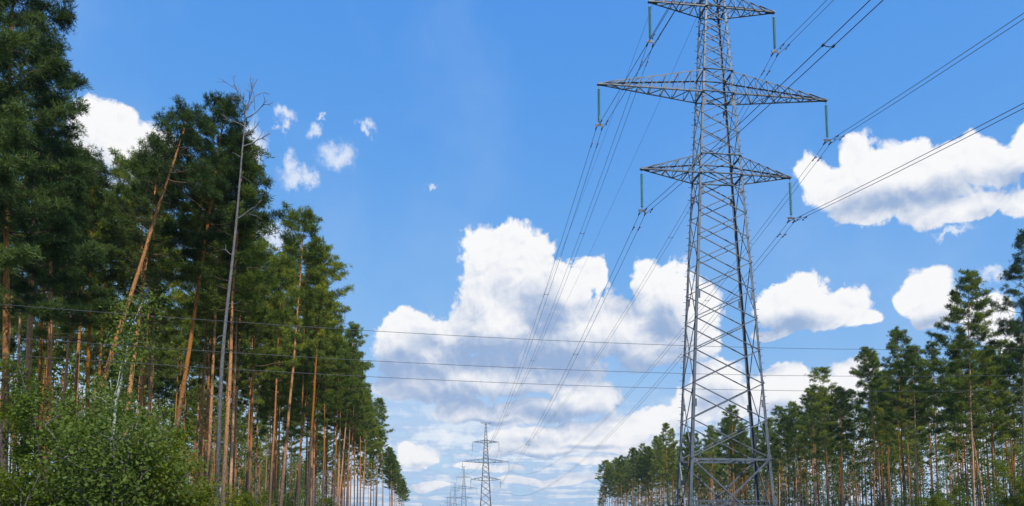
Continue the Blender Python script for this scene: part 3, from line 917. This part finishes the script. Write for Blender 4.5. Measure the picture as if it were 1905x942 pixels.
# --- the depth of the woods behind the individual trees: more than three hundred stems, one mass per side
def deep_wood(seed, n, lat, trange, tab, base_u, label):
    rg = np.random.default_rng(seed)
    leaf, wood = [], []
    k = t = 0
    while k < n and t < n * 30:
        t += 1
        tt = trange[0] + (trange[1] - trange[0]) * rg.random() ** 1.15
        p = LD * tt + RD * (lat[0] + (lat[1] - lat[0]) * rg.random() + math.copysign(tt * .05, lat[0]))
        px = px_of(p[0], p[1])
        if p[1] < 24 or px < -80 or px > 1990 or not free(p[0], p[1], 1.6): continue
        H = min(rg.uniform(19, 23.5), crown_limit(tab, px, p[1]) - rg.uniform(.8, 2.5))
        if H < 11: continue
        taken.append((p[0], p[1])); k += 1
        bu = rg.uniform(*base_u) if lat[0] > 0 or px > 430 else rg.uniform(.60, .76)
        m = 420
        u = bu + (1 - bu) * rg.random(m) ** .85
        R = rg.uniform(1.5, 2.5)
        # clumps: leaves gather round a few dozen shoot pads
        nc = 46
        cu = bu + (1 - bu) * rg.random(nc) ** .85
        ca = rg.uniform(0, 6.28, nc); cr = R * np.sin(np.pi * np.clip((cu - bu) / (1 - bu) * .86 + .14, 0, 1)) ** .7 * rg.uniform(.35, 1.05, nc)
        cc = np.stack([p[0] + cr * np.cos(ca), p[1] + cr * np.sin(ca), cu * H], 1)
        c = cc[rg.integers(0, nc, m)] + rg.normal(0, .26, (m, 3)) * (1, 1, .7)
        nr = unit(rg.normal(size=(m, 3)) + (0, 0, .5)); a = unit(np.cross(nr, rg.normal(size=(m, 3)))); b = np.cross(nr, a)
        s = rg.uniform(.12, .31, (m, 1))
        leaf.append(np.stack([c - a * s, c - b * s * .45, c + a * s, c + b * s * .45], 1))
        r0 = rg.uniform(.09, .15); ln = rg.normal(0, .25, 2); tp = np.array([p[0] + ln[0], p[1] + ln[1]])
        for q in range(5):
            a0, a1 = q * 1.2566, (q + 1) * 1.2566
            f = lambda x, y, rr, aa, z: [x + rr * math.cos(aa), y + rr * math.sin(aa), z]
            wood.append([f(p[0], p[1], r0, a0, -.2), f(p[0], p[1], r0, a1, -.2), f(tp[0], tp[1], r0 * .35, a1, H * .93), f(tp[0], tp[1], r0 * .35, a0, H * .93)])
    L_ = np.concatenate(leaf); W_ = np.array(wood)
    me = soup('pine_woods', np.concatenate([L_, W_]), 4, M_needle)
    me.materials.append(M_bark)
    mi = np.zeros(len(L_) + len(W_), dtype=np.int32); mi[len(L_):] = 1
    me.polygons.foreach_set('material_index', mi)
    tag(link('pine_woods', me), label, 'forest', kind='stuff')
    print('deep', k)
deep_wood(21, 380, (-26, -72), (20, 330), SKY_L, (.30, .62), 'dense depth of the left forest behind its separate trees')
deep_wood(22, 420, (60, 135), (36, 330), SKY_R, (.14, .46), 'dense depth of the right forest behind its separate trees')

# --- young growth closing the view between the stems
def understory(seed, n, lat, trange, label):
    rg = np.random.default_rng(seed)
    out = []
    for _ in range(n):
        tt = rg.uniform(*trange)
        p = LD * tt + RD * (rg.uniform(min(lat), max(lat)) + math.copysign(tt * .05, lat[0]))
        H = rg.uniform(2.5, 8.5); R = H * rg.uniform(.22, .36)
        nc = 26; m = 170
        cu = rg.random(nc) ** .8; ca = rg.uniform(0, 6.28, nc); cr = R * (1.05 - cu) ** .7 * rg.uniform(.3, 1, nc)
        cc = np.stack([p[0] + cr * np.cos(ca), p[1] + cr * np.sin(ca), .2 + cu * H], 1)
        c = cc[rg.integers(0, nc, m)] + rg.normal(0, .20, (m, 3)) * (1, 1, .8)
        c[:, 2] = np.maximum(c[:, 2], .15)
        nr = unit(rg.normal(size=(m, 3))); a = unit(np.cross(nr, rg.normal(size=(m, 3)))); b = np.cross(nr, a)
        s = rg.uniform(.09, .24, (m, 1))
        out.append(np.stack([c - a * s, c - b * s * .5, c + a * s, c + b * s * .5], 1))
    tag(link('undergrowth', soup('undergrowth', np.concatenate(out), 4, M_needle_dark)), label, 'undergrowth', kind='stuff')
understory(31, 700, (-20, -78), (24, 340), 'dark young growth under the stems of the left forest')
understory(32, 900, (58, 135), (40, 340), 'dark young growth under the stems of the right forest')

# --- the dead tree
def dead_tree():
    b = survey(402, 942, 28.6); t = survey(463, 198, 28.6)
    ax = t - b; foot = b - ax * (b[2] / ax[2]); foot[2] = 0
    root = empty('dead_tree', tuple(foot))
    tag(root, 'leafless grey dead tree leaning over the left forest edge, twiggy top', 'tree')
    rg = np.random.default_rng(5)
    v = t - foot
    m = 18; tt = np.linspace(0, 1, m)
    ax_p = v[None] * tt[:, None] + np.stack([np.sin(tt * 3.1) * -.25 + np.sin(tt * 11) * .05, np.sin(tt * 4) * .1, 0 * tt], 1)
    mb = MB(); mb.tube(ax_p, 0.118 * (1 - .84 * tt ** .9) + .006, 9)
    mb.build('trunk', M_bark_grey, root, True)
    def at(u): return np.array([np.interp(u, tt, ax_p[:, j]) for j in range(3)])
    def twig(mb, p, d, ln, r, depth):
        k = 6; pts = [p]
        dd = np.array(d, float)
        for i in range(k):
            dd = unit(dd + rg.normal(0, .20, 3) + np.array([0, 0, .05])); pts.append(pts[-1] + dd * ln / k)
        mb.tube(pts, np.linspace(r, r * .35, k + 1), 5, False)
        if depth:
            for i in range(rg.integers(2, 4)):
                j = rg.integers(2, k); twig(mb, pts[j], unit(dd + rg.normal(0, .75, 3)), ln * rg.uniform(.35, .6), r * .55, depth - 1)
    lm = [(.995, (-.55, .1, .9), 1.3, .03, 2), (.99, (.55, .1, .8), 1.4, .03, 2), (.97, (.8, -.2, .55), 1.2, .03, 2), (.985, (-.1, .3, 1), 1.5, .028, 2), (.95, (-.5, -.4, .8), 1.1, .025, 1), (.93, (.6, .3, .5), 1.0, .025, 1), (.96, (.2, -.5, .8), 1.2, .025, 2),
          (.905, (1, 0, .15), 1.35, .035, 1), (.84, (.8, .1, -.45), .7, .018, 0),
          (.74, (1, 0, .30), 1.5, .045, 1), (.66, (-.9, -.2, .35), .8, .022, 1), (.55, (.8, -.2, .1), .6, .025, 0), (.48, (-.7, -.3, .1), .7, .02, 0), (.88, (-.6, .3, .3), .7, .02, 0)]
    for u, d, ln, r, dp in lm:
        lb = MB(); twig(lb, at(u), unit(np.array(d)), ln, r, dp)
        lb.build('bare_branch', M_bark_grey, root, True)
    taken.append((foot[0], foot[1]))
dead_tree()

# --- broadleaved saplings and bushes along the edges
def bush_meshes(seed, H, R, n, leaf, M, stems=7, bark=M_bark_grey, z0=.05, trunk_like=False, cl=.28):
    rg = np.random.default_rng(seed)
    mb = MB(); cen = []
    for i in range(stems):
        a = rg.uniform(0, 6.28); sp = (.15 if trunk_like and i == 0 else rg.uniform(.35, 1.0)) * R * .75
        top = H * (1.0 if i == 0 else rg.uniform(.55, .98))
        k = 9; t = np.linspace(0, 1, k)
        root_r = .12 if not trunk_like else .02
        P_ = np.stack([np.cos(a) * (root_r + sp * t ** 1.4) + rg.normal(0, .05, k) * t, np.sin(a) * (root_r + sp * t ** 1.4) + rg.normal(0, .05, k) * t, t * top], 1)
        if trunk_like and i: continue
        mb.tube(P_, np.linspace(.028 + .008 * H, .008, k) * (1 if not i else .8), 6)
        nbr = 26 if trunk_like else 9
        for q in range(nbr):
            u = rg.uniform(.22 if trunk_like else .15, .99)
            p = np.array([np.interp(u, t, P_[:, j]) for j in range(3)])
            aa = rg.uniform(0, 6.28)
            ln = R * rg.uniform(.35, 1.0) * (math.sin(math.pi * (u * .72 + .20)) if trunk_like else .8 * math.sin(math.pi * (.25 + .6 * u)))
            d = unit(np.array([math.cos(aa), math.sin(aa), rg.uniform(.15, .8)]))
            kk = 5; tt = np.linspace(0, 1, kk)
            B_ = p + d * (tt * ln)[:, None] + UP * (.12 * ln * tt ** 2)[:, None] + rg.normal(0, .03, (kk, 3)) * tt[:, None]
            mb.tube(B_, np.linspace(.018, .004, kk), 4, False)
            for e in range(5):
                cen.append(B_[0] + (B_[-1] - B_[0]) * rg.uniform(.25, 1.05) + rg.normal(0, cl * .6, 3))
    cen = np.array(cen); cen[:, 2] = np.maximum(cen[:, 2], .15)
    idx = rg.integers(0, len(cen), n)
    pos = cen[idx] + rg.normal(0, cl, (n, 3)) * (.6 + .6 * rg.random((n, 1)))
    nr = unit(rg.normal(size=(n, 3)) + np.array([0, 0, .5]))
    u_ = unit(np.cross(nr, rg.normal(size=(n, 3)))); v_ = np.cross(nr, u_)
    s = leaf * rg.uniform(.45, 1.35, (n, 1))
    Q = np.stack([pos - u_ * s, pos - v_ * s * .62 - u_ * s * .1, pos + u_ * s, pos + v_ * s * .62 - u_ * s * .1], 1)
    Q[:, :, 2] = np.maximum(Q[:, :, 2], .02)
    return mb.mesh('stems' if not trunk_like else 'trunk', bark, True), soup('foliage', Q, 4, M)

def put_bush(meshes, name, px, Y, label, cat, sc=1.0, rz=0.0, tilt=0.0, group=None):
    p = survey(px, 942, Y)
    root = empty(name, (p[0], p[1], 0), rz); root.scale = (sc,) * 3
    if tilt: root.rotation_euler = (0, tilt, rz)
    link(meshes[0].name.split('.')[0], meshes[0], root); link('crown' if name.endswith('tree') else 'foliage', meshes[1], root)
    tag(root, label, cat, group)
    return root

B1 = bush_meshes(1, 6.2, 1.9, 22000, .046, M_leaf_d, 7, cl=.17)
B6 = bush_meshes(6, 6.8, 1.5, 12000, .043, M_leaf_y, 4, cl=.16)
B7 = bush_meshes(7, 7.4, 1.3, 9000, .043, M_leaf, 3, M_bark_pale, cl=.16)
B2 = bush_meshes(2, 4.9, 1.9, 26000, .041, M_leaf_y, 8, cl=.17)
B3 = bush_meshes(3, 8.4, 1.1, 3600, .055, M_leaf, 1, M_bark_pale, trunk_like=True)
B4 = bush_meshes(4, 3.2, 1.8, 12000, .045, M_leaf_y, 8, cl=.18)
B5 = bush_meshes(5, 3.6, 1.7, 11000, .05, M_leaf, 8)
put_bush(B3, 'aspen_tree', 172, 20.0, 'tall thin aspen sapling with a pale stem rising out of the bushes', 'tree', 1.0, .4, .09)
put_bush(B1, 'leafy_bush', 118, 21.5, 'big dark green leafy bush below the straight pale pine trunk', 'bush', 1.0, 1.0, group='bushes under the left forest')
put_bush(B2, 'leafy_bush', 300, 20.5, 'rounded yellow-green bush left of the dead tree', 'bush', 1.0, 2.0, group='bushes under the left forest')
put_bush(B5, 'leafy_bush', 215, 19.0, 'silvery-leaved bush around the foot of the aspen sapling', 'bush', 1.25, 2.7, group='bushes under the left forest')
put_bush(B4, 'leafy_bush', 12, 20.0, 'low yellow-green bush in the bottom left corner', 'bush', .95, .3, group='bushes under the left forest')
put_bush(B1, 'leafy_bush', 262, 27.0, 'dark bush behind the rounded yellow-green one', 'bush', .95, 4.0, group='bushes under the left forest')
put_bush(B6, 'young_tree', 60, 22.0, 'loose yellow-green sapling standing in the bottom left bushes', 'tree', 1.0, 1.2, group='saplings among the bushes')
put_bush(B7, 'young_tree', 150, 23.5, 'slender silvery sapling directly left of the aspen stem', 'tree', 1.0, 3.1, group='saplings among the bushes')
put_bush(B7, 'young_tree', 232, 22.5, 'open-crowned sapling between the aspen and the leaning pine stems', 'tree', .86, 5.1, group='saplings among the bushes')
put_bush(B6, 'young_tree', 335, 24.5, 'yellow-green sapling right of the rounded bush, before the dead tree', 'tree', .72, .2, group='saplings among the bushes')
put_bush(B4, 'leafy_bush', 370, 26.0, 'low bush filling the foot of the gently leaning pine', 'bush', .9, 2.2, group='bushes under the left forest')
put_bush(B4, 'leafy_bush', 438, 36.0, 'small bush at the foot of the orange trunk by the dead tree', 'bush', .95, 5.0, group='bushes under the left forest')
put_bush(B4, 'leafy_bush', 478, 46.0, 'low bush left of the foot of the orange-trunked trio', 'bush', 1.0, 1.6, group='bushes under the left forest')
put_bush(B5, 'leafy_bush', 540, 56.0, 'low green bush between the feet of the trio', 'bush', 1.1, 3.4, group='bushes under the left forest')
put_bush(B4, 'leafy_bush', 598, 66.0, 'low bright bush right of the trio\'s feet', 'bush', 1.2, 4.9, group='bushes under the left forest')
put_bush(B2, 'leafy_bush', 1762, 58.0, 'bright green bush left of the tallest right-hand pine', 'bush', 1.0, .5, group='bushes under the right forest')
put_bush(B4, 'leafy_bush', 1702, 62.0, 'smaller bright bush beside the full dark-topped pine', 'bush', 1.15, 2.5, group='bushes under the right forest')
put_bush(B2, 'leafy_bush', 1900, 43.0, 'bright green bush at the right edge of the frame', 'bush', 1.2, 3.5, group='bushes under the right forest')

# --- far wood closing the clearing on the horizon, one mass of small crowns
def far_wood():
    rg = np.random.default_rng(9)
    mb = []
    n = 1500
    ang = rg.uniform(R_(-42), R_(42), n)
    Y = rg.uniform(1150, 1400, n)
    X = np.tan(ang) * Y
    H = rg.uniform(19, 25, n) * (1 + .08 * np.sin(ang * 40))
    k = 36
    u = rg.random((n, k)) ** .8
    rr = 3.2 * (1.05 - u) * rg.uniform(.5, 1, (n, k)); a = rg.uniform(0, 6.28, (n, k))
    c = np.stack([X[:, None] + rr * np.cos(a), Y[:, None] + rr * np.sin(a), H[:, None] * (.35 + .65 * u)], 2).reshape(-1, 3)
    nr = unit(rg.normal(size=c.shape)); u_ = unit(np.cross(nr, rg.normal(size=c.shape))); v_ = np.cross(nr, u_)
    s = rg.uniform(.7, 1.6, (len(c), 1))
    Q = np.stack([c - u_ * s, c - v_ * s, c + u_ * s, c + v_ * s], 1)
    # stems
    st = np.stack([np.stack([X - .25, Y, 0 * H], 1), np.stack([X + .25, Y, 0 * H], 1), np.stack([X + .15, Y, H * .8], 1), np.stack([X - .15, Y, H * .8], 1)], 1)
    o = link('far_woods', soup('far_woods', np.concatenate([Q, st]), 4, M_needle))
    tag(o, 'distant forest closing the clearing along the horizon', 'forest', kind='stuff')
far_wood()

# ------------------------------------------------------------------ the air over the clearing
def haze():
    mb = MB(); mb.bar((0, 700, -1), (0, 700, 56), 1700, 1640, (0, 1, 0))
    m = bpy.data.materials.new('thin_summer_haze'); m.use_nodes = True
    m.node_tree.nodes.clear(); w = NT(m.node_tree)
    v = w.n('ShaderNodeVolumePrincipled')
    v.inputs['Color'].default_value = (.75, .86, 1, 1)
    v.inputs['Density'].default_value = .0002
    v.inputs['Anisotropy'].default_value = .2
    out = w.n('ShaderNodeOutputMaterial'); m.node_tree.links.new(v.outputs[0], out.inputs['Volume'])
    tag(mb.build('haze', m), 'thin pale summer haze over the clearing', 'haze', kind='stuff')
haze()
